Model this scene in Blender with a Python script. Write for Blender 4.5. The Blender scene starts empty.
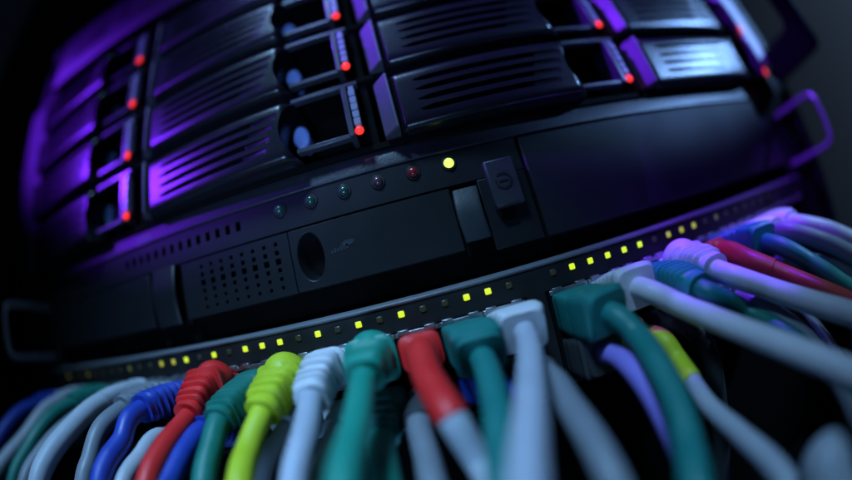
import bpy, bmesh, math, random
from mathutils import Vector, Matrix
random.seed(7)
S = 0.001                       # everything below is written in millimetres
scene = bpy.context.scene
col = scene.collection

# ------------------------------------------------------------------ camera
cam_d = bpy.data.cameras.new('camera')
cam = bpy.data.objects.new('camera', cam_d)
col.objects.link(cam)
CAM = Vector((-23.462, -122.842, -1.219))
w = Vector((0.178, 0.008, -0.257))
R0 = Matrix(((1, 0, 0), (0, 0, -1), (0, 1, 0)))
R = R0 @ Matrix.Rotation(w.length, 3, w.normalized())
cam.matrix_world = Matrix.Translation(CAM * S) @ R.to_4x4()
cam_d.type = 'PANO'
cam_d.panorama_type = 'FISHEYE_EQUISOLID'
cam_d.sensor_fit = 'HORIZONTAL'
cam_d.sensor_width = 36.0
cam_d.sensor_height = 36.0 * 577 / 1024
cam_d.lens = 16.66
cam_d.fisheye_lens = 394.294 / 852 * 36
cam_d.fisheye_fov = math.radians(180)
cam_d.clip_start = 0.001
cam_d.clip_end = 50
cam_d.dof.use_dof = True
cam_d.dof.focus_distance = 0.128
cam_d.dof.aperture_fstop = 2.4
cam_d.dof.aperture_ratio = 1.0
cam_d.dof.aperture_blades = 0
scene.camera = cam

# ------------------------------------------------------------------ world, lamps and added fill lights
world = bpy.data.worlds.new('World')
scene.world = world
world.use_nodes = True
world.node_tree.nodes['Background'].inputs[0].default_value = (0.25, 0.45, 1, 1)
world.node_tree.nodes['Background'].inputs[1].default_value = 0.004

def lamp(name, loc, aim, color, watts, size, size_y=None, spread=180):
    d = bpy.data.lights.new(name, 'AREA')
    d.color = color; d.energy = watts
    d.shape = 'RECTANGLE' if size_y else 'DISK'
    d.size = size * S
    if size_y: d.size_y = size_y * S
    d.spread = math.radians(spread)
    o = bpy.data.objects.new(name, d); col.objects.link(o)
    o.location = Vector(loc) * S
    o.rotation_euler = (Vector(aim) - Vector(loc)).to_track_quat('-Z', 'Y').to_euler()
    return o

def spot(name, loc, aim, color, watts, deg, blend, radius):
    d = bpy.data.lights.new(name, 'SPOT')
    d.color = color; d.energy = watts; d.spot_size = math.radians(deg); d.spot_blend = blend
    d.shadow_soft_size = radius * S
    o = bpy.data.objects.new(name, d); col.objects.link(o)
    o.location = Vector(loc) * S
    o.rotation_euler = (Vector(aim) - Vector(loc)).to_track_quat('-Z', 'Y').to_euler()
    return o

spot('violet_lamp', (-500, -350, 306), (-158, 0, 156), (0.16, 0.018, 1.0), 17.0, 23, 0.5, 14)
spot('violet_side_fill', (-260, -120, 340), (45, 0, 112), (0.17, 0.02, 1.0), 20.0, 25, 0.5, 12)  # added violet fill for the edge bars of the carriers
spot('button_fill', (-60, -450, -180), (-75, 0, 108), (0.25, 0.45, 1.0), 5.0, 17, 0.5, 12)  # added fill that brightens the recessed release buttons
spot('violet_handle_fill', (430, -260, 230), (177, -33, 27), (0.20, 0.05, 1.0), 4.5, 6.0, 0.5, 6)  # narrow beam added only to turn the right server handle violet
spot('blue_lamp', (545, -450, 272), (142, 0, 150), (0.22, 0.45, 1.0), 27.0, 20.5, 0.3, 12)
spot('overhead_lamp', (-105, -250, 440), (-76, -45, -10), (0.30, 0.60, 1.0), 16.0, 34, 1.0, 55)
spot('low_front_fill', (-130, -420, -210), (-85, -20, -25), (0.24, 0.50, 1.0), 4.5, 28, 1.0, 60)  # added fill from below for the lower row of cables
spot('right_fill_lamp', (330, -270, 330), (128, -48, -16), (0.30, 0.58, 1.0), 7.0, 15, 0.8, 15)  # extra fill added for the cables at the far right
spot('violet_spot', (140, -36, 330), (72, -16, -8), (0.15, 0.02, 1.0), 12.0, 13.5, 0.4, 8)
spot('wall_fill', (700, -700, 500), (1500, 300, 250), (0.45, 0.65, 1.0), 12.0, 80, 0.9, 100)  # unseen source added only to lighten the wall

scene.view_settings.view_transform = 'Standard'
scene.view_settings.look = 'None'
scene.view_settings.exposure = -0.2
scene.view_settings.gamma = 1
scene.cycles.use_denoising = True
scene.cycles.max_bounces = 6
scene.cycles.sample_clamp_indirect = 4
scene.render.film_transparent = False

# ------------------------------------------------------------------ materials
def mat(name, color, rough=0.45, metal=0.0, bump=0.0, bscale=900, var=0.0, coat=0.0, spec=0.5, vscale=60):
    m = bpy.data.materials.new(name); m.use_nodes = True
    nt = m.node_tree; b = nt.nodes['Principled BSDF']
    b.inputs['Base Color'].default_value = (*color, 1)
    b.inputs['Roughness'].default_value = rough
    b.inputs['Metallic'].default_value = metal
    b.inputs['Specular IOR Level'].default_value = spec
    b.inputs['Coat Weight'].default_value = coat
    tc = nt.nodes.new('ShaderNodeTexCoord')
    if var > 0:
        n = nt.nodes.new('ShaderNodeTexNoise'); n.inputs['Scale'].default_value = vscale; n.inputs['Detail'].default_value = 6
        nt.links.new(tc.outputs['Object'], n.inputs['Vector'])
        r = nt.nodes.new('ShaderNodeMapRange')
        r.inputs[1].default_value = 0.3; r.inputs[2].default_value = 0.7
        r.inputs[3].default_value = max(0.02, rough - var); r.inputs[4].default_value = min(1, rough + var)
        nt.links.new(n.outputs[0], r.inputs[0]); nt.links.new(r.outputs[0], b.inputs['Roughness'])
        mx = nt.nodes.new('ShaderNodeMix'); mx.data_type = 'RGBA'
        mx.inputs[6].default_value = (*[c * (1 - var) for c in color], 1); mx.inputs[7].default_value = (*[min(1, c * (1 + var)) for c in color], 1)
        nt.links.new(n.outputs[0], mx.inputs[0]); nt.links.new(mx.outputs[2], b.inputs['Base Color'])
    if bump > 0:
        n2 = nt.nodes.new('ShaderNodeTexNoise'); n2.inputs['Scale'].default_value = bscale; n2.inputs['Detail'].default_value = 3
        nt.links.new(tc.outputs['Object'], n2.inputs['Vector'])
        bp = nt.nodes.new('ShaderNodeBump'); bp.inputs['Strength'].default_value = bump; bp.inputs['Distance'].default_value = 0.0004
        nt.links.new(n2.outputs[0], bp.inputs['Height']); nt.links.new(bp.outputs[0], b.inputs['Normal'])
    return m

def emit(name, color, strength, base=(0.1, 0.1, 0.05)):
    m = mat(name, base, 0.3)
    b = m.node_tree.nodes['Principled BSDF']
    b.inputs['Emission Color'].default_value = (*color, 1); b.inputs['Emission Strength'].default_value = strength
    return m

M = dict(
    black=mat('black_plastic', (0.012, 0.012, 0.014), 0.42, bump=0.25, bscale=1500, var=0.1),
    panel=mat('black_painted_steel', (0.010, 0.011, 0.013), 0.56, bump=0.12, bscale=2600, var=0.03, spec=0.3),
    carrier=mat('carrier_plastic', (0.009, 0.009, 0.011), 0.25, bump=0.10, bscale=2400, var=0.03),
    deep=mat('deep_black', (0.003, 0.003, 0.003), 0.8, spec=0.1),  # near-black: shade of voids and recesses put into colour; also the black handle
    bezel=mat('server_bezel', (0.010, 0.011, 0.013), 0.42, bump=0.12, bscale=2600, var=0.03, spec=0.35),
    chrome=mat('handle_metal', (0.40, 0.40, 0.43), 0.22, metal=0.55),
    dkmetal=mat('dark_metal', (0.10, 0.10, 0.11), 0.34, metal=1.0),
    nickel=mat('port_shield_metal', (0.42, 0.43, 0.46), 0.34, metal=0.9, var=0.1, vscale=300),
    ear=mat('shelf_ear_lit', (0.72, 0.74, 0.78), 0.4, bump=0.2, var=0.06),  # right ear: same plastic, with bright light put into its colour
    switch=mat('switch_face', (0.014, 0.0145, 0.015), 0.5, spec=0.35, bump=0.15, bscale=1800, var=0.1),
    lip=mat('switch_lip', (0.17, 0.18, 0.20), 0.35, bump=0.2, var=0.08),  # lighter than the face: light caught by the bevel is put into colour
    frame=mat('frame_grey_plastic', (0.05, 0.053, 0.06), 0.3, var=0.08),
    pipe=mat('light_pipe', (0.26, 0.29, 0.33), 0.22),
    button=mat('latch_button_blue', (0.32, 0.46, 0.90), 0.35),
    latch=mat('grey_latch', (0.026, 0.034, 0.037), 0.6, bump=0.2, var=0.08),
    lens=mat('dull_lens', (0.02, 0.065, 0.045), 0.15, coat=0.5),
    dimred=mat('dim_red_lens', (0.10, 0.04, 0.045), 0.2, coat=0.5),
    redlens=mat('dull_red_lens', (0.30, 0.02, 0.02), 0.2, coat=0.5),
    module=mat('lock_module_plastic', (0.032, 0.034, 0.04), 0.4, bump=0.2, var=0.08),
    lid=mat('server_lid', (0.02, 0.021, 0.026), 0.4, bump=0.2, var=0.03),
    edge=mat('edge_bar_plastic', (0.10, 0.10, 0.12), 0.4, var=0.08),
    ear_dimmed=mat('shelf_ear_dimmed', (0.05, 0.05, 0.055), 0.4, var=0.05),  # left ear: copy of the ear plastic, darkened to look dimly lit
    mark=mat('printed_mark', (0.017, 0.024, 0.034), 0.5),
    wall=mat('painted_wall', (0.30, 0.32, 0.34), 0.8, bump=0.2, bscale=40),
    clear=mat('plug_plastic', (0.45, 0.48, 0.5), 0.2),
    red_led=emit('red_led', (1.0, 0.03, 0.02), 1.6, (0.5, 0.02, 0.02)),
    dim_led_red=emit('dim_red_led', (1.0, 0.03, 0.02), 0.35, (0.4, 0.02, 0.02)),
    yellow=emit('yellow_led', (0.70, 0.93, 0.015), 1.15),
    yellow2=emit('soft_yellow_led', (0.62, 0.66, 0.05), 0.65),
    yellow3=emit('faint_yellow_led', (0.60, 0.66, 0.08), 0.1),
    yellow_off=emit('unlit_yellow_led', (0.6, 0.6, 0.2), 0.012, (0.05, 0.05, 0.03)),  # off, yet given a faint glow so that the lens shows
    power=emit('power_led', (0.70, 1.0, 0.16), 1.5),
)
CC = dict(
    teal=(0.012, 0.32, 0.23), dteal=(0.008, 0.20, 0.15), bteal=(0.012, 0.21, 0.19), red=(0.88, 0.025, 0.025),
    yellow=(0.62, 0.74, 0.03), blue=(0.02, 0.06, 0.42), pale=(0.46, 0.50, 0.55), white=(0.74, 0.75, 0.80),
    grey=(0.22, 0.24, 0.27), dgrey=(0.05, 0.055, 0.06), lav=(0.50, 0.53, 0.62), violet=(0.30, 0.24, 0.78), brick=(0.42, 0.03, 0.02))
for k, c in CC.items():
    M['c_' + k] = mat('cable_' + k, c, 0.46, bump=0.15, bscale=500, var=0.12, vscale=160)

# ------------------------------------------------------------------ mesh helpers (millimetres)
def newobj(name, bm, material, parent=None, bevel=0.0, smooth=35, origin=None):
    o0 = Vector(origin) if origin is not None else (Vector(parent['_o']) if parent is not None and '_o' in parent else Vector((0, 0, 0)))
    for v in bm.verts: v.co = (v.co - o0) * S
    bmesh.ops.recalc_face_normals(bm, faces=bm.faces[:])
    me = bpy.data.meshes.new(name); bm.to_mesh(me); bm.free()
    o = bpy.data.objects.new(name, me); col.objects.link(o)
    mats = material if isinstance(material, (list, tuple)) else [material]
    for m in mats: me.materials.append(m)
    if smooth:
        for p in me.polygons: p.use_smooth = True
        me.set_sharp_from_angle(angle=math.radians(smooth))
    if bevel > 0:
        b = o.modifiers.new('edge', 'BEVEL'); b.width = bevel * S; b.segments = 2; b.limit_method = 'ANGLE'; b.angle_limit = math.radians(40)
    if parent is not None: o.parent = parent
    else:
        o.location = o0 * S
        o['_o'] = tuple(o0)
    return o

def empty(name, loc, label, cat, group=None):
    o = bpy.data.objects.new(name, None); col.objects.link(o)
    o.empty_display_size = 0.01
    o.location = Vector(loc) * S; o['_o'] = tuple(loc)
    tag(o, label, cat, group); return o

def tag(o, label=None, cat=None, group=None, kind=None):
    if label: o['label'] = label
    if cat: o['category'] = cat
    if group: o['group'] = group
    if kind: o['kind'] = kind
    return o

def B(): return bmesh.new()

def box(bm, x0, x1, y0, y1, z0, z1):
    v = [bm.verts.new((x, y, z)) for z in (z0, z1) for y in (y0, y1) for x in (x0, x1)]
    for f in ((0, 1, 5, 4), (1, 3, 7, 5), (3, 2, 6, 7), (2, 0, 4, 6), (4, 5, 7, 6), (0, 2, 3, 1)):
        bm.faces.new([v[i] for i in f])

def prism(bm, poly, fn, d0, d1):
    """extrude a 2-D outline; fn(a, b, d) gives the 3-D point"""
    a = [bm.verts.new(fn(p, q, d0)) for p, q in poly]; b = [bm.verts.new(fn(p, q, d1)) for p, q in poly]
    n = len(poly)
    bm.faces.new(a); bm.faces.new(b[::-1])
    for i in range(n): bm.faces.new((a[i], b[i], b[(i + 1) % n], a[(i + 1) % n]))

def XZ(a, b, d): return (a, d, b)
def YZ(a, b, d): return (d, a, b)

def panel(bm, x0, x1, z0, z1, yf, depth, holes, back=None):
    """flat front face at yf with real rectangular recesses; holes = (x0, x1, z0, z1)"""
    xs = sorted({x0, x1, *[h[0] for h in holes], *[h[1] for h in holes]})
    zs = sorted({z0, z1, *[h[2] for h in holes], *[h[3] for h in holes]})
    cache = {}
    def V(x, y, z):
        k = (round(x, 4), round(y, 4), round(z, 4))
        if k not in cache: cache[k] = bm.verts.new((x, y, z))
        return cache[k]
    hole_cells = set()
    for i in range(len(xs) - 1):
        for j in range(len(zs) - 1):
            cx, cz = (xs[i] + xs[i + 1]) / 2, (zs[j] + zs[j + 1]) / 2
            if any(h[0] < cx < h[1] and h[2] < cz < h[3] for h in holes):
                hole_cells.add((i, j)); continue
            bm.faces.new((V(xs[i], yf, zs[j]), V(xs[i + 1], yf, zs[j]), V(xs[i + 1], yf, zs[j + 1]), V(xs[i], yf, zs[j + 1])))
    yb = yf + depth
    for (i, j) in hole_cells:
        a, b, c, d = xs[i], xs[i + 1], zs[j], zs[j + 1]
        bm.faces.new((V(a, yb, c), V(b, yb, c), V(b, yb, d), V(a, yb, d)))
        for di, dj, p, q in ((-1, 0, (a, c), (a, d)), (1, 0, (b, c), (b, d)), (0, -1, (a, c), (b, c)), (0, 1, (a, d), (b, d))):
            if (i + di, j + dj) not in hole_cells:
                bm.faces.new((V(p[0], yf, p[1]), V(q[0], yf, q[1]), V(q[0], yb, q[1]), V(p[0], yb, p[1])))
    if back is not None:
        yk = yf + back
        bm.faces.new((V(x0, yk, z0), V(x1, yk, z0), V(x1, yk, z1), V(x0, yk, z1)))
        for j in range(len(zs) - 1):
            pass
        # outer sides follow the split border so that the mesh stays closed
        for side in range(4):
            if side in (0, 1):
                x = (x0, x1)[side]; pts = [(x, z) for z in zs]
            else:
                z = (z0, z1)[side - 2]; pts = [(x, z) for x in xs]
            bm.faces.new([V(p[0], yf, p[1]) for p in pts] + [V(pts[-1][0], yk, pts[-1][1]), V(pts[0][0], yk, pts[0][1])])

def catmull(P, step=1.6):
    P = [Vector(p) for p in P]
    Q = [P[0] * 2 - P[1]] + P + [P[-1] * 2 - P[-2]]
    out = []
    for i in range(1, len(Q) - 2):
        p0, p1, p2, p3 = Q[i - 1], Q[i], Q[i + 1], Q[i + 2]
        t0 = 0; t1 = t0 + max(1e-3, (p1 - p0).length) ** 0.5; t2 = t1 + max(1e-3, (p2 - p1).length) ** 0.5; t3 = t2 + max(1e-3, (p3 - p2).length) ** 0.5
        n = max(2, int((p2 - p1).length / step))
        for k in range(n):
            t = t1 + (t2 - t1) * k / n
            a1 = p0 * ((t1 - t) / (t1 - t0)) + p1 * ((t - t0) / (t1 - t0)); a2 = p1 * ((t2 - t) / (t2 - t1)) + p2 * ((t - t1) / (t2 - t1)); a3 = p2 * ((t3 - t) / (t3 - t2)) + p3 * ((t - t2) / (t3 - t2))
            b1 = a1 * ((t2 - t) / (t2 - t0)) + a2 * ((t - t0) / (t2 - t0)); b2 = a2 * ((t3 - t) / (t3 - t1)) + a3 * ((t - t1) / (t3 - t1))
            out.append(b1 * ((t2 - t) / (t2 - t1)) + b2 * ((t - t1) / (t2 - t1)))
    out.append(P[-1])
    return out

def frames(path):
    up = Vector((0, 0, 1)); F = []
    for i, p in enumerate(path):
        t = (path[min(i + 1, len(path) - 1)] - path[max(i - 1, 0)]).normalized()
        s = t.cross(up)
        if s.length < 1e-4: s = Vector((1, 0, 0))
        s.normalize(); up = s.cross(t).normalized()
        F.append((p, t, s, up.copy()))
    return F

def sweep(bm, F, prof, n=18, caps=True):
    """prof(i) -> (half width, half height, superellipse power) of ring i"""
    rings = []
    for i, (p, t, s, u) in enumerate(F):
        hx, hz, e = prof(i)
        ring = []
        for k in range(n):
            a = 2 * math.pi * (k + 0.5) / n; c, q = math.cos(a), math.sin(a)
            ring.append(bm.verts.new(p + s * (hx * math.copysign(abs(c) ** (2 / e), c)) + u * (hz * math.copysign(abs(q) ** (2 / e), q))))
        rings.append(ring)
    for a, b in zip(rings, rings[1:]):
        for k in range(n): bm.faces.new((a[k], a[(k + 1) % n], b[(k + 1) % n], b[k]))
    if caps:
        bm.faces.new(rings[0]); bm.faces.new(rings[-1][::-1])

def tube(bm, pts, r, n=14, step=1.5):
    F = frames(catmull(pts, step)); sweep(bm, F, lambda i: (r, r, 2), n)

def ball(bm, c, rx, ry, rz, seg=16, rings=10):
    m = Matrix.Translation(Vector(c)) @ Matrix.Diagonal((rx, ry, rz, 1))
    bmesh.ops.create_uvsphere(bm, u_segments=seg, v_segments=rings, radius=1, matrix=m)

def disc(bm, x, z, r, y0, y1, n=20, rz=None):
    rz = rz or r
    prism(bm, [(x + r * math.cos(2 * math.pi * k / n), z + rz * math.sin(2 * math.pi * k / n)) for k in range(n)], XZ, y0, y1)

# ------------------------------------------------------------------ the setting
bm = B(); box(bm, 1500, 1520, -1500, 2500, -1500, 2500)
tag(newobj('wall', bm, M['wall'], smooth=0), kind='structure')
bm = B(); box(bm, -440, -430, 10, 410, -900, 900)
tag(newobj('cabinet_side_panel', bm, M['black'], smooth=0), 'black cabinet side panel in the dark left of the rack', 'cabinet panel')
bm = B(); box(bm, -420, 420, 420, 430, -900, 900)
tag(newobj('cabinet_rear_panel', bm, M['deep'], smooth=0), 'black cabinet back panel hidden in shadow behind the servers', 'cabinet panel')

# rack posts with square holes and bolts
def rack_post(x0, x1, label):
    t = empty('rack_post', ((x0 + x1) / 2, 3, -320), label, 'rack post', 'vertical posts of the rack')
    xm = (x0 + x1) / 2
    holes = [(xm - 4.5, xm + 4.5, z - 4.5, z + 4.5) for z in [-300 + 15.875 * k for k in range(0, 42)]]
    bm = B(); panel(bm, x0, x1, -320, 380, 3, 6, holes, back=30)
    newobj('rail', bm, M['black'], t)
    for z in (225, 262, 300):
        bm = B(); disc(bm, xm, z, 5, -1.5, 2.9); disc(bm, xm, z, 2.6, -3.2, -1.6)
        newobj('bolt', bm, M['chrome'], t, bevel=0.6)
    return t
rack_post(-262, -236, 'black rack post with square holes left of the servers')
rack_post(187, 212, 'black rack post with square holes right of the servers')

# ------------------------------------------------------------------ unit above the disk shelf
t = empty('upper_server', (-27, 0, 174), 'dark server across the top above the disk bays', 'server')
bm = B(); prism(bm, [(-9, 173), (-10, 175), (-10, 214), (-4, 221), (40, 221), (40, 173)], YZ, -226, 172); newobj('front_bezel', bm, M['bezel'], t, bevel=0.8)
for i in range(9):
    bm = B(); box(bm, -205 + i * 42, -175 + i * 42, -10.6, -10.1, 186, 205); newobj('bay_cover', bm, M['black'], t, bevel=0.4)

# ------------------------------------------------------------------ disk shelf
LX0, LDX, LZ0, LDZ = -138.1, 104.3, 60.6, 28.27
t = empty('disk_shelf', (-27, 5, 57), 'black disk shelf holding four columns of drive carriers', 'disk shelf')
bm = B()
box(bm, -236, 181, 20, 300, 56.5, 171)
newobj('chassis', bm, M['deep'], t)
bm = B()
for k in range(5):
    z = LZ0 - 3.6 + k * LDZ - (1.0 if k == 0 else 0)
    box(bm, -233, 179, -1, 19.5, z - 1.2, z + 1.2)
newobj('divider', bm, M['deep'], t, bevel=0.4)  # dividers blackened: the shade between the rows is in their colour
for k in range(5):
    x = LX0 + 4.2 + (k - 1) * LDX
    bm = B(); box(bm, x - 1.4, x + 1.4, 1, 19.2, 57, 170); newobj('column_post', bm, M['deep'], t, bevel=0.4)
for side, x0, x1 in (('l', -256, -224), ('r', 175.5, 188.0)):
    bm = B(); box(bm, x0, x1, -6, 2.2, 66, 170.5)
    e = newobj('ear', bm, M['ear'] if side == 'r' else M['ear_dimmed'], t, bevel=2.0)
    bm = B(); disc(bm, (x0 + x1) / 2, 73.5, 2.2, -7.2, -6.1); newobj('screw', bm, M['dkmetal'], e)
def pull(x0, x1, name='pull_handle'):
    bm = B()
    outer = [(-3, 55), (-43, 57.5), (-46, 61), (-46, 166), (-43, 170), (-3, 170)]
    inner = [(-3, 76), (-28, 77), (-31, 80), (-31, 146), (-28, 149), (-3, 150)]
    n = len(outer)
    vs = {}
    for d in (x0, x1):
        for nm, poly in (('o', outer), ('i', inner)):
            vs[nm, d] = [bm.verts.new((d, a, b)) for a, b in poly]
    for d in (x0, x1):
        for i in range(n - 1): bm.faces.new((vs['o', d][i], vs['o', d][i + 1], vs['i', d][i + 1], vs['i', d][i]))
    for nm in 'oi':
        for i in range(n - 1): bm.faces.new((vs[nm, x0][i], vs[nm, x0][i + 1], vs[nm, x1][i + 1], vs[nm, x1][i]))
    for i in (0, n - 1): bm.faces.new((vs['o', x0][i], vs['o', x1][i], vs['i', x1][i], vs['i', x0][i]))
    return newobj(name, bm, M['deep'], t, bevel=1.2)
pull(190, 196)

# ------------------------------------------------------------------ drive carriers
def body_bm():
    """carrier front: convex plate with four finger slots and a concave right end; local x from LED, local z from LED"""
    bm = B()
    zb, zt, xl = -4.0, 19.4, -90.5
    NU, NV = 150, 64
    def xr(v):  # v 0..1 bottom to top
        return -21.5 - 5.5 * math.sin(math.pi * min(1, max(0, v))) ** 0.8
    slots = [(-82.5, -43.0 + 1.6 * k, 1.7 + 4.1 * k) for k in range(4)]
    def y(x, z):
        u = (x - xl) / (-22 - xl)
        yy = -7.2 - 3.2 * math.sin(min(1, u) * math.pi * 0.5) ** 1.2
        yy += 1.6 * (abs((z - 7.7) / 11.7)) ** 11          # rolled top and bottom
        yy += 3.2 * max(0, (u - 0.93) / 0.07) ** 2            # rolled right end
        yy += 2.0 * max(0, (0.035 - u) / 0.035) ** 2
        for a, b, zc in slots:
            dz = abs(z - zc)
            w = 1.05 * min(1, max(0.05, (x - a) / 5.0)) ** 0.6
            if x > a and dz < w:
                e = min(1, (x - a) / 2.5)
                fade = 1 if x < b else (0.22 * max(0, 1 - ((x - b) / 11) ** 2) if x > b + 0.6 else 1 - 0.78 * (x - b) / 0.6)
                k = 1 - (dz / w) ** 6
                yy += 5.0 * e * fade * k
        return yy
    zsv = []
    for j in range(NV + 1): zsv.append(zb + (zt - zb) * j / NV)
    for a, b, zc in slots:
        for d in (-1.07, -0.97, -0.6, 0.6, 0.97, 1.07): zsv.append(zc + d)
    zsv = sorted(set(round(z, 3) for z in zsv))
    grid = []
    for z in zsv:
        v = (z - zb) / (zt - zb); xe = xr(v)
        grid.append([bm.verts.new((xl + (xe - xl) * i / NU, y(xl + (xe - xl) * i / NU, z), z)) for i in range(NU + 1)])
    for r0, r1 in zip(grid, grid[1:]):
        for i in range(NU): bm.faces.new((r0[i], r0[i + 1], r1[i + 1], r1[i]))
    # skirt back to the shelf
    rim = [grid[0][i] for i in range(NU + 1)] + [r[NU] for r in grid[1:]] + [grid[-1][i] for i in range(NU - 1, -1, -1)] + [r[0] for r in grid[-2:0:-1]]
    back = [bm.verts.new((v.co.x, 12, v.co.z)) for v in rim]
    n = len(rim)
    for i in range(n): bm.faces.new((rim[i], rim[(i + 1) % n], back[(i + 1) % n], back[i]))
    bm.faces.new(back[::-1])
    return bm

def strip_bm():
    bm = B()
    prism(bm, [(-96.4, 8), (-96.4, -2.2), (-91.8, -8.2), (-90.9, -8.4), (-90.7, 8)], lambda a, b, d: (a, b, d), -2.8, 19.8)
    return bm

def frame_bm():
    bm = B()
    box(bm, -22.5, 2.6, -6.0, -2.5, 19.6, 21.4)     # top rail
    box(bm, -22.5, -2.6, -6.0, -2.5, -1.2, 0.6)     # bottom rail
    box(bm, -3.6, -1.5, -7.0, 8, -1.0, 19.5)        # inner upright
    return bm

def pipe_bm():
    bm = B()
    for k in range(5):
        box(bm, -1.1, 1.3, -7.0 + 0.15 * (k % 2), -3, 2.6 + k * 3.0, 5.3 + k * 3.0)
    box(bm, -0.9, 1.1, -6.2, -3.2, 2.0, 19.4)
    return bm

def led_bm():
    bm = B(); ball(bm, (0.1, -6.4, 0.4), 1.55, 1.4, 1.55); return bm

def button_bm():
    bm = B()
    disc(bm, -22.6, 9.6, 3.2, 2.5, 10.9, 24, 5.0)
    return bm

ROWS = ('bottom', 'second', 'third', 'top')
COLS = ('far left', 'middle left', 'middle right', 'far right')
LOOK = {(0, 0): 'violet glow and dim slots', (1, 0): 'violet lit slots', (2, 0): 'black finger slots', (3, 0): 'pale blue lit slots'}
proto = None
def copy_tree(o, loc):
    c = o.copy(); col.objects.link(c); c.location = loc
    for ch in o.children:
        d = ch.copy(); col.objects.link(d); d.parent = c
        for g in ch.children:
            e = g.copy(); col.objects.link(e); e.parent = d
    return c
CARRIERS = [(c, r) for c in range(4) for r in range(4) if not (c == 3 and r > 1) and not (c == 2 and r > 2)]
for c, r in CARRIERS:
    L = (LX0 + LDX * c, 0, LZ0 + LDZ * r)
    lab = f'black drive carrier with red light, {ROWS[r]} row, {COLS[c]} column of the disk shelf'
    if proto is None:
        proto = empty('drive_carrier', L, lab, 'drive carrier', 'drive carriers in the disk shelf')
        proto['_o'] = (0, 0, 0)
        newobj('front_cover', body_bm(), M['carrier'], proto, smooth=40)
        newobj('edge_bar', strip_bm(), M['edge'], proto, bevel=0.5)
        newobj('latch_frame', frame_bm(), M['frame'], proto, bevel=0.35)
        newobj('light_pipe', pipe_bm(), M['pipe'], proto, bevel=0.3)
        newobj('status_light', led_bm(), M['red_led'], proto)
        newobj('release_button', button_bm(), M['button'], proto, bevel=1.0)
    else:
        k = copy_tree(proto, Vector(L) * S)
        k['label'] = lab

# ------------------------------------------------------------------ 1U server
t = empty('rack_server', (-27, 10, 9), 'flat black rack server with a lit power light above the switch', 'server')
XL, XR = -214, 168
bm = B(); box(bm, XL, XR, 10, 300, 5.8, 53.5); newobj('chassis', bm, M['deep'], t)
# sloping top lid edge
bm = B(); prism(bm, [(0.3, 47.9), (-0.6, 48.3), (-0.6, 49.0), (0.8, 55.4), (3, 55.9), (60, 55.9), (60, 47.9)], YZ, XL, XR); newobj('top_cover', bm, M['lid'], t, bevel=0.3)
# control strip with ventilation slots
DIV = 16.3
holes = [(-84.9 - 4.62 * k - 1.0, -84.9 - 4.62 * k + 1.0, 40.9, 44.4) for k in range(14)]
bm = B(); panel(bm, XL, DIV, 36.1, 47.6, 0, 5, holes, back=9.5); newobj('control_strip', bm, M['bezel'], t)
for x, m, nm in ((-67.7, 'lens', 'indicator'), (-55.9, 'lens', 'indicator'), (-43.9, 'lens', 'indicator'), (-32.1, 'dimred', 'indicator'), (-20.1, 'redlens', 'indicator'), (-7.8, 'power', 'power_light')):
    bm = B(); disc(bm, x, 43.8, 2.5, -0.5, -0.05, 22); rg = newobj(nm, bm, M['black'], t, bevel=0.2)
    bm = B(); ball(bm, (x, -0.5, 43.8), 1.75, 1.3, 1.75); newobj('lens', bm, M[m], rg, origin=rg.parent['_o'])
# lower bezel: left cover, perforated grille, drive door
RS = (0.55, 0.6, 0.7, 1.0, 0.75, 0.65)
holes = [(-103.5 + 4.6 * i - RS[j], -103.5 + 4.6 * i + RS[j], 17.4 + 3.0 * j - RS[j] * 1.05, 17.4 + 3.0 * j + RS[j] * 1.05) for i in range(8) for j in range(6)]
bm = B(); panel(bm, -113.5, -66.5, 14.4, 35.4, 0, 5, holes, back=9.5); newobj('vent_grille', bm, M['bezel'], t)
bm = B(); panel(bm, XL, -132, 14.4, 35.4, 0, 3, [], back=9.5); newobj('side_cover', bm, M['bezel'], t, bevel=0.5)
bm = B()
# door plate with a round finger scoop on its left
n = 28; cx, cz, rx, rz = -59.5, 25.2, 4.6, 8.2
ring = [(cx + rx * math.cos(2 * math.pi * k / n), cz + rz * math.sin(2 * math.pi * k / n)) for k in range(n)]
x0, x1, z0, z1 = -66.3, -10.2, 14.4, 35.4
def ray_rect(ang):
    c, s = math.cos(ang), math.sin(ang); tmin = 1e9
    for v, o_, lo, hi in ((c, cx, x0, x1), (s, cz, z0, z1)):
        if abs(v) > 1e-9: tmin = min(tmin, ((hi if v > 0 else lo) - o_) / v)
    return (cx + c * tmin, cz + s * tmin)
angs = sorted([2 * math.pi * k / n for k in range(n)] + [math.atan2(b - cz, a - cx) % (2 * math.pi) for a in (x0, x1) for b in (z0, z1)])
I = [bm.verts.new((cx + rx * math.cos(a), 0, cz + rz * math.sin(a))) for a in angs]
O = [bm.verts.new((p[0], 0, p[1])) for p in map(ray_rect, angs)]
K = [bm.verts.new((cx + 1.2 + rx * 0.8 * math.cos(a), 6, cz + rz * 0.85 * math.sin(a))) for a in angs]
OB = [bm.verts.new((p[0], 9.5, p[1])) for p in map(ray_rect, angs)]
for i in range(len(angs)):
    j = (i + 1) % len(angs)
    bm.faces.new((O[i], O[j], I[j], I[i])); bm.faces.new((I[i], I[j], K[j], K[i])); bm.faces.new((O[j], O[i], OB[i], OB[j]))
fk = bm.faces.new(K); fk.material_index = 1; bm.faces.new(OB)  # scoop floor blackened: its shade is put into the material
door = newobj('drive_door', bm, [M['bezel'], M['deep']], t, bevel=0.3)
bm = B()      # worn printed mark: too small to read in the photograph
for k in range(6):
    box(bm, -52.3 + k * 1.05, -51.6 + k * 1.05, -0.12, -0.04, 24.1 + 0.12 * k, 25.2 + 0.12 * k + 0.4 * (k % 2))
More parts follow.
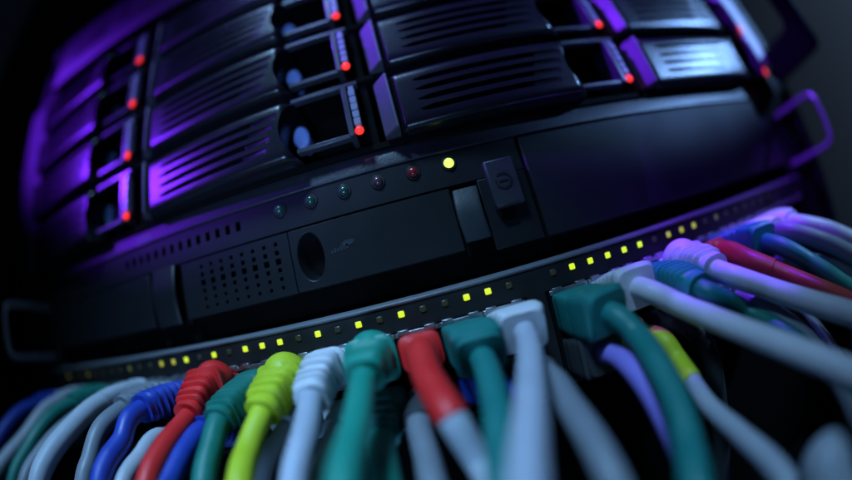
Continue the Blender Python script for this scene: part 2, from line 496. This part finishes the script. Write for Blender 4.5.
prism(bm, [(-46.2 + 2.2 * math.cos(a) + 0.5 * math.sin(a), 26.5 + 1.0 * math.sin(a)) for a in [2 * math.pi * q / 18 for q in range(18)]], XZ, -0.12, -0.04)
newobj('printed_mark', bm, M['mark'], door, origin=t['_o'])
# grey pull latches at both ends of the drive door
def latch(x0, x1, flip, mk='latch', z0=13.6, z1=36.2):
    bm = B()
    w = x1 - x0
    F = []
    for k in range(13):
        z = z0 + (z1 - z0) * k / 12; b = math.sin(math.pi * k / 12)
        F.append((Vector(((x0 + x1) / 2 + (0.8 * b if flip else -0.8 * b), 0.8 - 2.6 * b, z)), Vector((0, 0, 1)), Vector((1, 0, 0)), Vector((0, 1, 0))))
    sweep(bm, F, lambda i: (w / 2, 1.0, 5), 20)
    return newobj('latch', bm, M[mk], t, bevel=0.0)
latch(-9.4, -0.9, False, 'latch', 16.6, 34.2); latch(-130.2, -117.2, True, 'bezel')
bm = B(); panel(bm, -9.9, DIV, 12.6, 35.9, 2.6, 3, [], back=6); newobj('latch_recess', bm, M['deep'], t)
bm = B(); box(bm, -0.6, DIV, 0, 2.5, 11.8, 35.8); newobj('right_cover', bm, M['bezel'], t, bevel=0.3)
bm = B(); box(bm, -131.7, -114.0, 3.4, 9.4, 13, 36); newobj('latch_recess', bm, M['deep'], t)
# key module with a round emblem and a small socket below
bm = B(); box(bm, 2.4, 12.8, -3.4, -0.1, 24.2, 40.6); km = newobj('lock_module', bm, M['module'], t, bevel=0.8)
bm = B()
for a in range(24):
    a0, a1 = 2 * math.pi * a / 24, 2 * math.pi * (a + 1) / 24
    if 8 < a < 11: continue
    prism(bm, [(7.4 + r * math.cos(q), 32.6 + r * math.sin(q)) for r, q in ((2.2, a0), (2.9, a0), (2.9, a1), (2.2, a1))], XZ, -3.65, -3.45)
box(bm, 5.9, 8.9, -3.65, -3.45, 32.3, 32.9)
newobj('emblem', bm, M['black'], km, origin=t['_o'])
bm = B(); panel(bm, 4.3, 9.0, 19.4, 24.0, -0.9, 0.7, [(5.0, 8.3, 20.1, 23.3)], back=0.85); newobj('socket', bm, M['deep'], t)
# blank right half
bm = B(); box(bm, DIV + 0.9, XR - 6, -1.0, 9.4, 11.6, 47.6); newobj('blank_cover', bm, M['panel'], t, bevel=0.7)
bm = B(); box(bm, XL + 4, XR - 2, 6, 9.3, 6.2, 14.2); newobj('lower_recess', bm, M['deep'], t)
def ear(x0, x1):
    bm = B(); box(bm, x0, x1, 0.4, 3.0, 6.5, 50.5); return newobj('ear', bm, M['panel'], t, bevel=0.4)
ear(XL - 21, XL - 0.2); ear(XR - 5.5, XR + 18)
def rod(x):
    bm = B(); tube(bm, [(x, 3, 36.6), (x, -26, 36.8), (x, -31.5, 35.6), (x, -33, 32.4), (x, -33, 15), (x, -31.5, 12), (x, -26, 11), (x, 3, 10.8)], 1.6, 14, 1.2)
    h = newobj('handle', bm, M['chrome'], t)
    return h
rod(-222.5); rod(170.5)

# ------------------------------------------------------------------ network switch
t = empty('network_switch', (-27, 10, -38), 'black network switch with a row of yellow lights and crowded ports', 'network switch')
SX0, SX1 = -232, 172
bm = B(); box(bm, SX0, SX1, 10, 260, -38, 3.9); newobj('chassis', bm, M['deep'], t)
bm = B(); prism(bm, [(0.15, 2.9), (-0.6, 3.3), (-0.6, 3.9), (1.5, 5.0), (9.5, 5.2), (9.5, 2.9)], YZ, SX0, SX1); newobj('top_lip', bm, M['lip'], t, bevel=0.2)
LCOLS = [-3.5 - 14 * k for k in range(15)]
RCOLS = [18.75 + 14 * k for k in range(11)]
allx = [(x - 7.2, x + 7.2) for x in ()]
GL0, GL1, GR0, GR1 = LCOLS[-1] - 7.6, 4.6, 10.8, RCOLS[-1] + 7.6
bm = B(); panel(bm, SX0, SX1, -37.5, 2.7, 0, 9, [(GL0, GL1, -36.2, -5.2), (GR0, GR1, -36.2, -5.2)], back=9.8); newobj('front_plate', bm, M['switch'], t)
for cols, a, b in ((LCOLS, GL0, GL1), (RCOLS, GR0, GR1)):
    holes = []
    for x in cols:
        holes += [(x - 5.9, x + 5.9, -18.2, -8.2), (x - 2.2, x + 2.2, -8.15, -6.9), (x - 5.9, x + 5.9, -32.6, -22.6)]
    bm = B(); panel(bm, a + 0.2, b - 0.2, -36.0, -5.4, -1.1, 8.0, holes, back=9.2)
    pb = newobj('port_block', bm, M['deep'], t)
    bm = B()
    for x in cols:
        for dx in (-4.2, 4.2):
            box(bm, x + dx - 1.7, x + dx + 1.7, -2.0, 0.5, -6.5, -5.5 + 0.5)
        box(bm, x - 6.9, x + 6.9, -1.5, -1.15, -7.1, -5.6)
    newobj('shield_edge', bm, M['nickel'], pb, origin=t['_o'], bevel=0.15)
BR = {}
for i in (-15, -13, -12, -11, -9, -7, -5, -2, -1): BR[i * 7.0] = 'yellow'
for i in (-17,): BR[i * 7.0] = 'yellow'
for i in (-18, -19, -22): BR[i * 7.0] = 'yellow2' if i > -20 else 'yellow3'
for i in (-27, -30): BR[i * 7.0] = 'yellow3'
BR[15.25 + 11 * 7.0] = 'yellow3'
for i in (1, 2, 3, 4, 5): BR[15.25 + i * 7.0] = 'yellow'
for i in (7, 8, 9): BR[15.25 + i * 7.0] = 'yellow2'
leds = [i * 7.0 for i in range(-30, 1)] + [15.25 + 7.0 * i for i in range(18)]
for x in leds:
    bm = B(); box(bm, x - 1.0, x + 1.0, -0.45, 0.3, -1.0, 1.0)
    newobj('port_light', bm, M[BR.get(x, 'yellow_off')], t, bevel=0.35)
bm = B(); box(bm, SX0 - 18, SX0 - 0.3, 0.4, 3.0, -37, 3); newobj('ear', bm, M['black'], t, bevel=0.4)
bm = B(); box(bm, SX1 + 0.3, SX1 + 18, 0.4, 3.0, -37, 3); newobj('ear', bm, M['black'], t, bevel=0.4)

# blank panel below the switch, lost in the dark behind the cables
bm = B(); box(bm, -252, 192, 2, 6, -130, -41)
tag(newobj('blank_panel', bm, M['deep'], bevel=0.5, origin=(-30, 2, -130)), 'black blank rack panel behind the hanging cables', 'rack panel')

# ------------------------------------------------------------------ network cables
CABLES = [
    ('dark blue cable bending down at the left edge of the bundle', 'blue', 'blue', 'ribbed', 30, [(-199.5, 5.0, -13.2), (-199.5, -3.0, -13.2), (-200.0, -20.8, -11.1), (-200.0, -42.9, -13.1), (-200.0, -60.6, -22.3), (-200.0, -75.8, -33.9), (-200.0, -98.1, -66.9), (-200.0, -115.5, -140.2), (-200.0, -112.3, -233.8)], 3.1),
    ('pale cable second from the left edge, beside the dark blue one', 'pale', 'pale', 'plain', 26, [(-185.5, 5.0, -13.2), (-185.5, -3.0, -13.2), (-185.5, -10.4, -9.5), (-185.5, -32.3, -11.7), (-185.5, -51.9, -22.1), (-185.5, -71.0, -31.2), (-185.5, -82.1, -38.3), (-185.5, -105.8, -69.3), (-185.5, -124.3, -141.1), (-185.5, -121.4, -234.3)], 3.1),
    ('thin green cable between two pale cables at far left', 'dteal', 'dteal', 'ribbed', 26, [(-171.5, 5.0, -13.2), (-171.5, -3.0, -13.2), (-171.5, -10.3, -10.3), (-171.5, -37.8, -13.7), (-171.5, -58.6, -25.0), (-171.5, -71.0, -33.9), (-171.5, -93.7, -66.3), (-171.5, -111.6, -139.1), (-171.5, -108.5, -232.6)], 3),
    ('dull grey cable squeezed right of the thin green one', 'grey', 'grey', 'plain', 24, [(-157.5, 5.0, -13.2), (-157.5, -3.0, -13.2), (-157.5, -22.8, -12.8), (-157.5, -45.2, -18.7), (-157.5, -59.8, -25.2), (-157.5, -70.5, -31.8), (-157.5, -94.3, -62.5), (-157.5, -113.0, -134.1), (-157.5, -110.1, -227.3)], 3),
    ('bright pale blue cable, thickest of the pale ones at far left', 'pale', 'pale', 'plain', 30, [(-143.5, 5.0, -13.2), (-143.5, -3.0, -13.2), (-143.5, -8.3, -9.6), (-143.5, -31.3, -10.8), (-143.5, -49.7, -17.4), (-143.5, -64.1, -24.6), (-143.5, -71.8, -30.9), (-143.5, -93.5, -64.7), (-143.5, -110.5, -138.6), (-143.5, -107.2, -232.5)], 3.6),
    ('grey blue cable just left of the ribbed dark blue boot', 'grey', 'grey', 'ribbed', 30, [(-129.5, 5.0, -13.2), (-129.5, -3.0, -13.2), (-129.5, -16.9, -11.1), (-129.5, -39.4, -15.1), (-129.5, -46.9, -18.6), (-129.5, -54.0, -25.3), (-129.5, -59.9, -30.7), (-129.5, -80.4, -65.8), (-129.5, -96.5, -140.8), (-129.5, -92.9, -234.8)], 3.1),
    ('royal blue cable with large ribbed boot left of the red domed boot', 'blue', 'blue', 'ribbed', 34, [(-115.5, 5.0, -13.2), (-115.5, -3.0, -13.2), (-115.5, -22.1, -12.1), (-115.5, -41.9, -14.5), (-115.5, -48.2, -19.8), (-115.5, -57.1, -24.1), (-115.5, -62.8, -28.8), (-115.5, -84.4, -62.7), (-115.5, -101.3, -136.7), (-115.5, -97.9, -230.5)], 3.1),
    ('thin pale cable in the lower row between blue and red cables', 'pale', 'pale', 'plain', 20, [(-115.5, 5.0, -27.6), (-115.5, -3.0, -27.6), (-112.0, -36.7, -21.7), (-112.0, -46.1, -25.2), (-112.0, -56.8, -30.1), (-112.0, -82.2, -57.9), (-112.0, -102.2, -127.1), (-112.0, -99.6, -219.6)], 2.8),
    ('red cable with domed ribbed red boot', 'red', 'red', 'dome', 30, [(-101.5, 5.0, -13.2), (-101.5, -3.0, -13.2), (-101.5, -15.4, -10.2), (-100.9, -29.5, -16.7), (-100.3, -47.0, -22.6), (-99.7, -57.9, -28.6), (-98.4, -82.4, -58.2), (-97.3, -101.6, -128.8), (-97.0, -98.8, -221.7)], 3.1),
    ('dark blue lower row cable right of the red domed boot', 'blue', 'blue', 'ribbed', 30, [(-101.5, 5.0, -27.6), (-101.5, -3.0, -27.6), (-97.0, -29.6, -21.2), (-97.0, -40.3, -24.0), (-97.0, -51.3, -29.2), (-97.0, -57.1, -32.5), (-97.0, -81.5, -62.2), (-97.0, -100.7, -132.9), (-97.0, -97.9, -225.8)], 3.2),
    ('dark green cable with ribbed boot between red and yellow boots', 'dteal', 'dteal', 'ribbed', 32, [(-87.5, 5.0, -13.2), (-87.5, -3.0, -13.2), (-87.5, -16.7, -14.4), (-87.5, -32.4, -18.0), (-87.5, -39.9, -23.2), (-87.5, -49.2, -31.0), (-87.5, -70.6, -64.9), (-87.5, -87.5, -139.0), (-87.5, -84.1, -232.9)], 3.3),
    ('yellow green cable with domed ribbed boot', 'yellow', 'yellow', 'dome', 30, [(-73.5, 5.0, -13.2), (-73.5, -3.0, -13.2), (-73.5, -18.8, -13.0), (-74.0, -30.6, -17.4), (-75.9, -41.0, -24.7), (-74.5, -51.8, -29.7), (-71.1, -77.0, -57.5), (-68.5, -96.8, -126.7), (-67.8, -94.2, -219.2)], 3.2),
    ('thin pale lower row cable right of the yellow cable', 'pale', 'pale', 'ribbed', 22, [(-73.5, 5.0, -27.6), (-73.5, -3.0, -27.6), (-72.5, -22.0, -24.2), (-74.2, -32.0, -27.8), (-76.2, -40.0, -34.6), (-81.3, -61.0, -68.4), (-85.3, -77.5, -142.4), (-86.5, -74.0, -236.2)], 2.4),
    ('lavender white cable with spiky ribbed boot right of the yellow boot', 'lav', 'white', 'ribbed', 28, [(-59.5, 5.0, -13.2), (-59.5, -3.0, -13.2), (-59.3, -12.0, -10.1), (-60.9, -23.0, -15.0), (-59.2, -40.0, -21.4), (-61.2, -51.3, -30.4), (-65.0, -73.0, -63.7), (-67.9, -90.0, -137.3), (-68.8, -86.7, -231.0)], 3.2),
    ('bright sea green cable with domed boot standing tall in the middle', 'teal', 'teal', 'dome', 29, [(-45.5, 5.0, -13.2), (-45.5, -3.0, -13.2), (-44.5, -21.0, -10.4), (-44.8, -33.0, -14.4), (-45.0, -48.2, -20.4), (-45.8, -63.7, -26.2), (-47.2, -89.9, -52.1), (-48.3, -110.4, -119.9), (-48.6, -108.0, -212.0)], 3.2),
    ('sea green cable with ribbed boot in the lower row, under the tall green one', 'teal', 'bteal', 'ribbed', 26, [(-45.5, 5.0, -27.6), (-45.5, -3.0, -27.6), (-45.0, -14.0, -25.1), (-45.5, -26.0, -29.8), (-44.0, -38.0, -31.3), (-42.9, -48.3, -34.7), (-40.1, -74.7, -59.4), (-37.9, -95.5, -126.2), (-37.3, -93.2, -218.1)], 3.3),
    ('narrow pale lower row cable left of the tall green cable', 'pale', 'pale', 'plain', 20, [(-59.5, 5.0, -27.6), (-59.5, -3.0, -27.6), (-58.8, -22.0, -27.6), (-59.3, -32.0, -30.8), (-60.2, -42.0, -35.3), (-62.5, -67.5, -62.6), (-64.3, -87.6, -131.5), (-64.8, -85.0, -223.9)], 2.5),
    ('white cable with long red sleeve and shiny red plug', 'pale', 'red', 'sleeve', 47, [(-31.5, 5.0, -13.2), (-31.5, -3.0, -13.2), (-30.6, -20.0, -11.1), (-30.0, -30.0, -15.1), (-28.4, -38.0, -19.1), (-26.4, -45.0, -23.6), (-23.2, -46.1, -35.4), (-21.9, -53.7, -37.4), (-17.3, -80.5, -60.3), (-13.8, -101.5, -125.8), (-12.8, -99.2, -217.3)], 3.2),
    ('pale grey lower row cable beneath the red sleeved cable', 'grey', 'dgrey', 'plain', 24, [(-31.5, 5.0, -27.6), (-31.5, -3.0, -27.6), (-35.4, -24.0, -28.1), (-34.4, -37.9, -34.8), (-33.8, -46.2, -38.8), (-31.7, -71.3, -67.0), (-30.1, -91.0, -136.6), (-29.7, -88.4, -229.2)], 3.2),
    ('blue green cable with square plug right of the red sleeve', 'bteal', 'bteal', 'block', 22, [(-17.5, 5.0, -13.2), (-17.5, -3.0, -13.2), (-16.2, -17.0, -13.6), (-15.8, -27.0, -18.0), (-16.7, -40.0, -23.7), (-18.7, -54.7, -29.7), (-20.0, -63.2, -33.6), (-23.8, -88.4, -61.3), (-26.8, -108.1, -130.4), (-27.6, -105.5, -222.9)], 3.3),
    ('thick bright white cable with square white plug, looping toward the viewer', 'lav', 'white', 'block', 17, [(-3.5, 5.0, -13.2), (-3.5, -3.0, -13.2), (-2.4, -14.0, -12.4), (-3.5, -24.0, -15.4), (-7.7, -40.3, -19.4), (-12.8, -57.2, -23.1), (-18.1, -73.4, -29.0), (-26.3, -98.5, -54.3), (-32.8, -118.2, -121.6), (-34.5, -115.6, -213.5)], 3.2),
    ('thin dark blue cable behind the white looping cable', 'blue', 'blue', 'plain', 20, [(-17.5, 5.0, -27.6), (-17.5, -3.0, -27.6), (-13.1, -14.0, -26.8), (-12.0, -20.0, -33.7), (-10.5, -26.0, -44.6), (-10.2, -30.0, -55.4), (-9.3, -39.7, -97.7), (-8.6, -47.3, -178.3), (-8.4, -41.4, -273.9)], 2.5),
    ('grey cable with round grey boot in the lower row, right of the thick white cable', 'grey', 'grey', 'plain', 26, [(-3.5, 5.0, -27.6), (-3.5, -3.0, -27.6), (-2.8, -22.0, -23.6), (-1.4, -32.0, -25.5), (-1.5, -42.5, -29.6), (-1.6, -53.1, -33.8), (-1.8, -64.3, -40.9), (-2.1, -87.9, -71.9), (-2.3, -106.5, -143.6), (-2.4, -103.5, -236.9)], 3.3),
    ('long dark teal cable with big square plug curving down right', 'bteal', 'bteal', 'block', 27, [(18.8, 5.0, -13.2), (18.8, -3.0, -13.2), (17.4, -18.0, -13.8), (19.3, -30.0, -15.6), (21.4, -35.8, -21.5), (18.8, -47.5, -26.3), (16.1, -58.2, -32.5), (12.5, -67.0, -38.2), (8.3, -75.4, -41.7), (-3.5, -98.8, -67.4), (-12.8, -117.2, -135.1), (-15.3, -114.2, -227.1)], 3.2),
    ('violet lower row cable with dark grey plug under the big teal plug', 'violet', 'dgrey', 'block', 20, [(18.8, 5.0, -27.6), (18.8, -3.0, -27.6), (17.5, -18.0, -26.2), (18.4, -28.0, -26.7), (17.8, -41.5, -31.2), (17.2, -52.0, -39.0), (15.8, -62.2, -47.8), (12.9, -83.2, -82.1), (10.6, -99.7, -156.4), (10.0, -96.2, -250.3)], 3.1),
    ('pale cable with short yellow sleeve running to the bottom right', 'pale', 'yellow', 'thin', 44, [(32.8, 5.0, -27.6), (32.8, -3.0, -27.6), (33.8, -18.0, -26.4), (34.4, -27.0, -28.1), (35.4, -30.8, -33.6), (33.1, -39.5, -37.2), (30.3, -50.3, -41.7), (27.5, -65.6, -44.5), (24.4, -83.8, -48.8), (19.8, -110.6, -71.2), (16.2, -131.7, -136.2), (15.2, -129.5, -227.6)], 2.4),
    ('white cable with square white plug crossing in front, violet near the plug', 'white', 'white', 'block', 21, [(32.8, 5.0, -13.2), (32.8, -3.0, -13.2), (32.7, -18.0, -11.4), (33.0, -28.0, -13.6), (37.5, -33.0, -18.7), (41.0, -47.6, -25.4), (43.9, -63.0, -31.4), (46.4, -84.6, -38.6), (45.4, -96.8, -41.7), (43.1, -123.9, -64.5), (41.4, -145.1, -129.9), (40.9, -142.9, -221.3)], 3.2),
    ('dark teal cable with wide ribbed boot behind the white crossing cable', 'dteal', 'teal', 'ribbed', 34, [(46.8, 5.0, -13.2), (46.8, -3.0, -13.2), (48.0, -18.0, -13.7), (45.6, -38.0, -18.7), (58.2, -39.2, -28.3), (59.7, -52.8, -35.5), (60.0, -63.4, -41.3), (59.2, -77.8, -49.8), (58.1, -101.8, -80.1), (57.1, -120.7, -151.3), (56.9, -117.9, -244.3)], 3.1),
    ('lavender cable with domed boot lit violet, beside the wide teal boot', 'white', 'white', 'dome', 31, [(60.8, 5.0, -13.2), (60.8, -3.0, -13.2), (59.2, -18.0, -11.8), (55.5, -38.0, -16.8), (62.7, -48.7, -24.5), (65.3, -60.7, -29.6), (67.0, -73.9, -34.2), (67.1, -87.7, -38.4), (67.2, -114.4, -62.7), (67.3, -135.5, -129.1), (67.3, -133.2, -220.9)], 3.2),
    ('brick red cable behind the violet lit domed boot', 'brick', 'brick', 'sleeve', 40, [(74.8, 5.0, -13.2), (74.8, -3.0, -13.2), (76.7, -16.0, -12.7), (73.6, -32.0, -17.6), (77.7, -44.8, -25.3), (78.5, -59.2, -31.8), (78.4, -70.0, -36.3), (77.8, -83.5, -42.1), (76.5, -109.3, -69.0), (75.5, -129.5, -137.6), (75.2, -127.0, -229.9)], 3.2),
    ('dark green cable with square teal plug behind the brick red cable', 'dteal', 'bteal', 'block', 28, [(88.8, 5.0, -13.2), (88.8, -3.0, -13.2), (89.3, -20.0, -13.2), (85.5, -38.0, -17.0), (89.8, -47.8, -25.4), (88.2, -59.6, -32.2), (86.9, -70.0, -38.7), (84.1, -93.6, -69.5), (81.9, -112.2, -141.1), (81.3, -109.3, -234.2)], 3.2),
    ('violet lit cable topmost at the right end of the switch', 'white', 'white', 'ribbed', 32, [(116.8, 5.0, -13.2), (116.8, -3.0, -13.2), (113.7, -14.0, -11.6), (105.3, -34.0, -13.0), (112.4, -44.2, -19.1), (111.1, -56.3, -24.9), (108.9, -69.5, -31.8), (104.8, -94.0, -60.7), (101.6, -113.3, -130.8), (100.7, -110.5, -223.6)], 3.2),
    ('grey cable just below the topmost violet one at right', 'grey', 'white', 'ribbed', 30, [(102.8, 5.0, -13.2), (102.8, -3.0, -13.2), (98.1, -18.0, -11.7), (94.5, -36.0, -13.6), (101.0, -49.4, -21.9), (99.8, -62.3, -28.6), (99.0, -74.6, -35.3), (97.6, -99.1, -64.8), (96.4, -118.4, -135.3), (96.1, -115.6, -228.2)], 3.1),
    ('small grey cable end showing below the dark green cable at right', 'grey', 'grey', 'plain', 24, [(102.8, 5.0, -27.6), (102.8, -3.0, -27.6), (105.7, -16.0, -25.8), (102.6, -36.0, -26.5), (99.1, -53.0, -30.3), (96.6, -64.1, -35.3), (95.3, -77.1, -43.2), (92.8, -101.0, -73.5), (90.9, -119.8, -144.8), (90.4, -116.9, -237.9)], 2.8),
    ('thin white lead hanging steeply at right edge', 'white', 'white', 'plain', 18, [(88.8, 5.0, -27.6), (88.8, -3.0, -27.6), (88.3, -16.0, -26.6), (91.5, -32.6, -34.8), (87.8, -44.9, -42.5), (84.3, -58.4, -53.4), (78.1, -71.2, -63.8), (68.3, -91.7, -96.3), (60.6, -107.7, -169.2), (58.5, -104.1, -262.8)], 1.7),
    ('teal lower cable showing at right edge below the white crossing cable', 'bteal', 'bteal', 'plain', 20, [(74.8, 5.0, -27.6), (74.8, -3.0, -27.6), (74.7, -16.0, -25.9), (78.8, -35.7, -40.7), (76.3, -60.5, -56.5), (71.9, -74.0, -63.7), (67.7, -87.9, -71.0), (60.4, -111.8, -99.7), (54.8, -130.6, -169.6), (53.2, -127.8, -262.3)], 3),
    ('grey cable with short ribbed grey boot below the wide teal boot', 'grey', 'grey', 'ribbed', 32, [(60.8, 5.0, -27.6), (60.8, -3.0, -27.6), (61.4, -20.0, -25.1), (61.5, -38.0, -26.5), (64.1, -50.9, -34.2), (62.1, -62.0, -40.2), (58.4, -76.5, -50.0), (52.6, -99.1, -81.4), (48.1, -116.9, -153.5), (46.8, -113.8, -246.8)], 3),
    ('dark grey lower row cable hanging straight down under the white crossing cable', 'dgrey', 'dgrey', 'plain', 24, [(46.8, 5.0, -27.6), (46.8, -3.0, -27.6), (49.0, -14.0, -27.4), (49.6, -22.0, -30.9), (51.0, -26.0, -37.9), (51.0, -28.0, -49.5), (51.4, -28.0, -64.1), (52.3, -28.0, -108.1), (53.0, -28.0, -190.1), (53.2, -20.0, -286.1)], 3.2),
]
GROUP = 'network cables plugged into the switch'
RC = 3.1

def boot_profile(kind, s, L):
    """half width, half height, power at s mm from the port"""
    if kind == 'dome':
        if s < 12.5: return (6.7, 6.2, 5)
        if s < 14.5: return (7.2, 6.8, 5)
        k = (s - 14.5) / (L - 14.5)
        if s > L - 2.4: return (4.9, 4.6, 2.6)
        rib = 1.15 if (int((s - 14.5) / 1.55) % 2 == 0) else 0.0
        return (6.5 - 1.5 * k - rib, 6.0 - 1.2 * k - rib, 4)
    if kind == 'block':
        if s > L - 1.2: return (6.0, 5.8, 5)
        rib = 0.45 if (8 < s < 17 and int(s / 1.3) % 2 == 0) else 0.0
        return (6.9 - rib, 6.5 - rib, 8)
    if kind == 'ribbed':
        if s < 7: return (6.4, 6.0, 5)
        k = (s - 7) / (L - 7)
        if s > L - 2.4: return (4.5, 4.4, 2.6)
        rib = 1.15 if (int((s - 7) / 1.6) % 2 == 0) else 0.0
        return (6.2 - 1.5 * k - rib, 5.8 - 1.2 * k - rib, 4)
    if kind == 'thin':
        if s < 9: return (5.4, 5.0, 5)
        if s < 14: return (3.6, 3.4, 2.4)
        return (2.75, 2.75, 2)
    if kind == 'sleeve':
        if s < 11: return (6.0, 5.4, 5)
        if s < 13: return (5.0, 4.6, 3)
        return (3.9 - 0.3 * (s - 13) / (L - 13), 3.9 - 0.3 * (s - 13) / (L - 13), 2)
    return (6.0, 5.4, 5) if s < 9 else (4.6 - 0.9 * (s - 9) / (L - 9), 4.6 - 0.9 * (s - 9) / (L - 9), 2.5)

def build_cable(label, cc, bc, kind, L, pts, rc):
    P = catmull(pts, 0.65)
    acc = [0]
    for a, b in zip(P, P[1:]): acc.append(acc[-1] + (b - a).length)
    y0 = next(i for i, p in enumerate(P) if p.y < -1.0)
    s0 = acc[y0]
    t = empty('network_cable', pts[1], label, 'cable', GROUP)
    i1 = next(i for i, a in enumerate(acc) if a - s0 > L)
    F = frames(P)
    # jacket
    ic = max(y0 + 8, next(i for i, a in enumerate(acc) if a - s0 > L - 6))
    Fj = [F[i] for i in range(ic, len(F), 2)]
    bm = B(); sweep(bm, Fj, lambda i: (rc, rc, 2), 18)
    newobj('jacket', bm, M['c_' + cc], t, smooth=50)
    # boot
    Fb = F[y0:i1 + 1]
    bm = B(); sweep(bm, Fb, lambda i: boot_profile(kind, acc[y0 + i] - s0, L), 28)
    bo = newobj('boot', bm, M['c_' + bc], t, smooth=38)
    if kind == 'dome':
        # rounded cover over the plug's release tab
        k = next(i for i, a in enumerate(acc) if a - s0 > 8)
        p, tt, ss, u = F[k]
        bm = B(); ball(bm, (0, 0, 0), 7.0, 7.8, 6.8, 28, 18)
        rot = Matrix((ss, tt, u)).transposed()
        for v in bm.verts: v.co = rot @ v.co + p + u * 2.9
        newobj('tab_cover', bm, M['c_' + bc], t)
    # plug
    bm = B(); box(bm, pts[1][0] - 5.6, pts[1][0] + 5.6, -2.4, 6.5, pts[1][2] - 4.0, pts[1][2] + 4.0)
    newobj('plug', bm, M['clear'], t, bevel=0.4)
    return t
for args in CABLES: build_cable(*args)

# loose end standing up in the near corner
LOOSE = [(30.3, -104.6, -150.1), (24.3, -104.6, -60.1), (25.0, -97.7, -51.2), (25.4, -92.5, -42.9), (26.8, -91.4, -38.4)]
t = empty('loose_cable', LOOSE[0], 'loose pale grey cable end standing up, blurred, in the bottom right corner', 'cable')
bm = B()
F = frames(catmull(LOOSE, 1.0)); N = len(F)
sweep(bm, F, lambda i: (4.6 * min(1, math.sqrt(max(0.02, 1 - ((i - (N - 6)) / 5.2) ** 2)) if i > N - 6 else 1),) * 2 + (2.6,), 20)
newobj('boot', bm, M['c_pale'], t)
for o in bpy.data.objects:
    if '_o' in o: del o['_o']
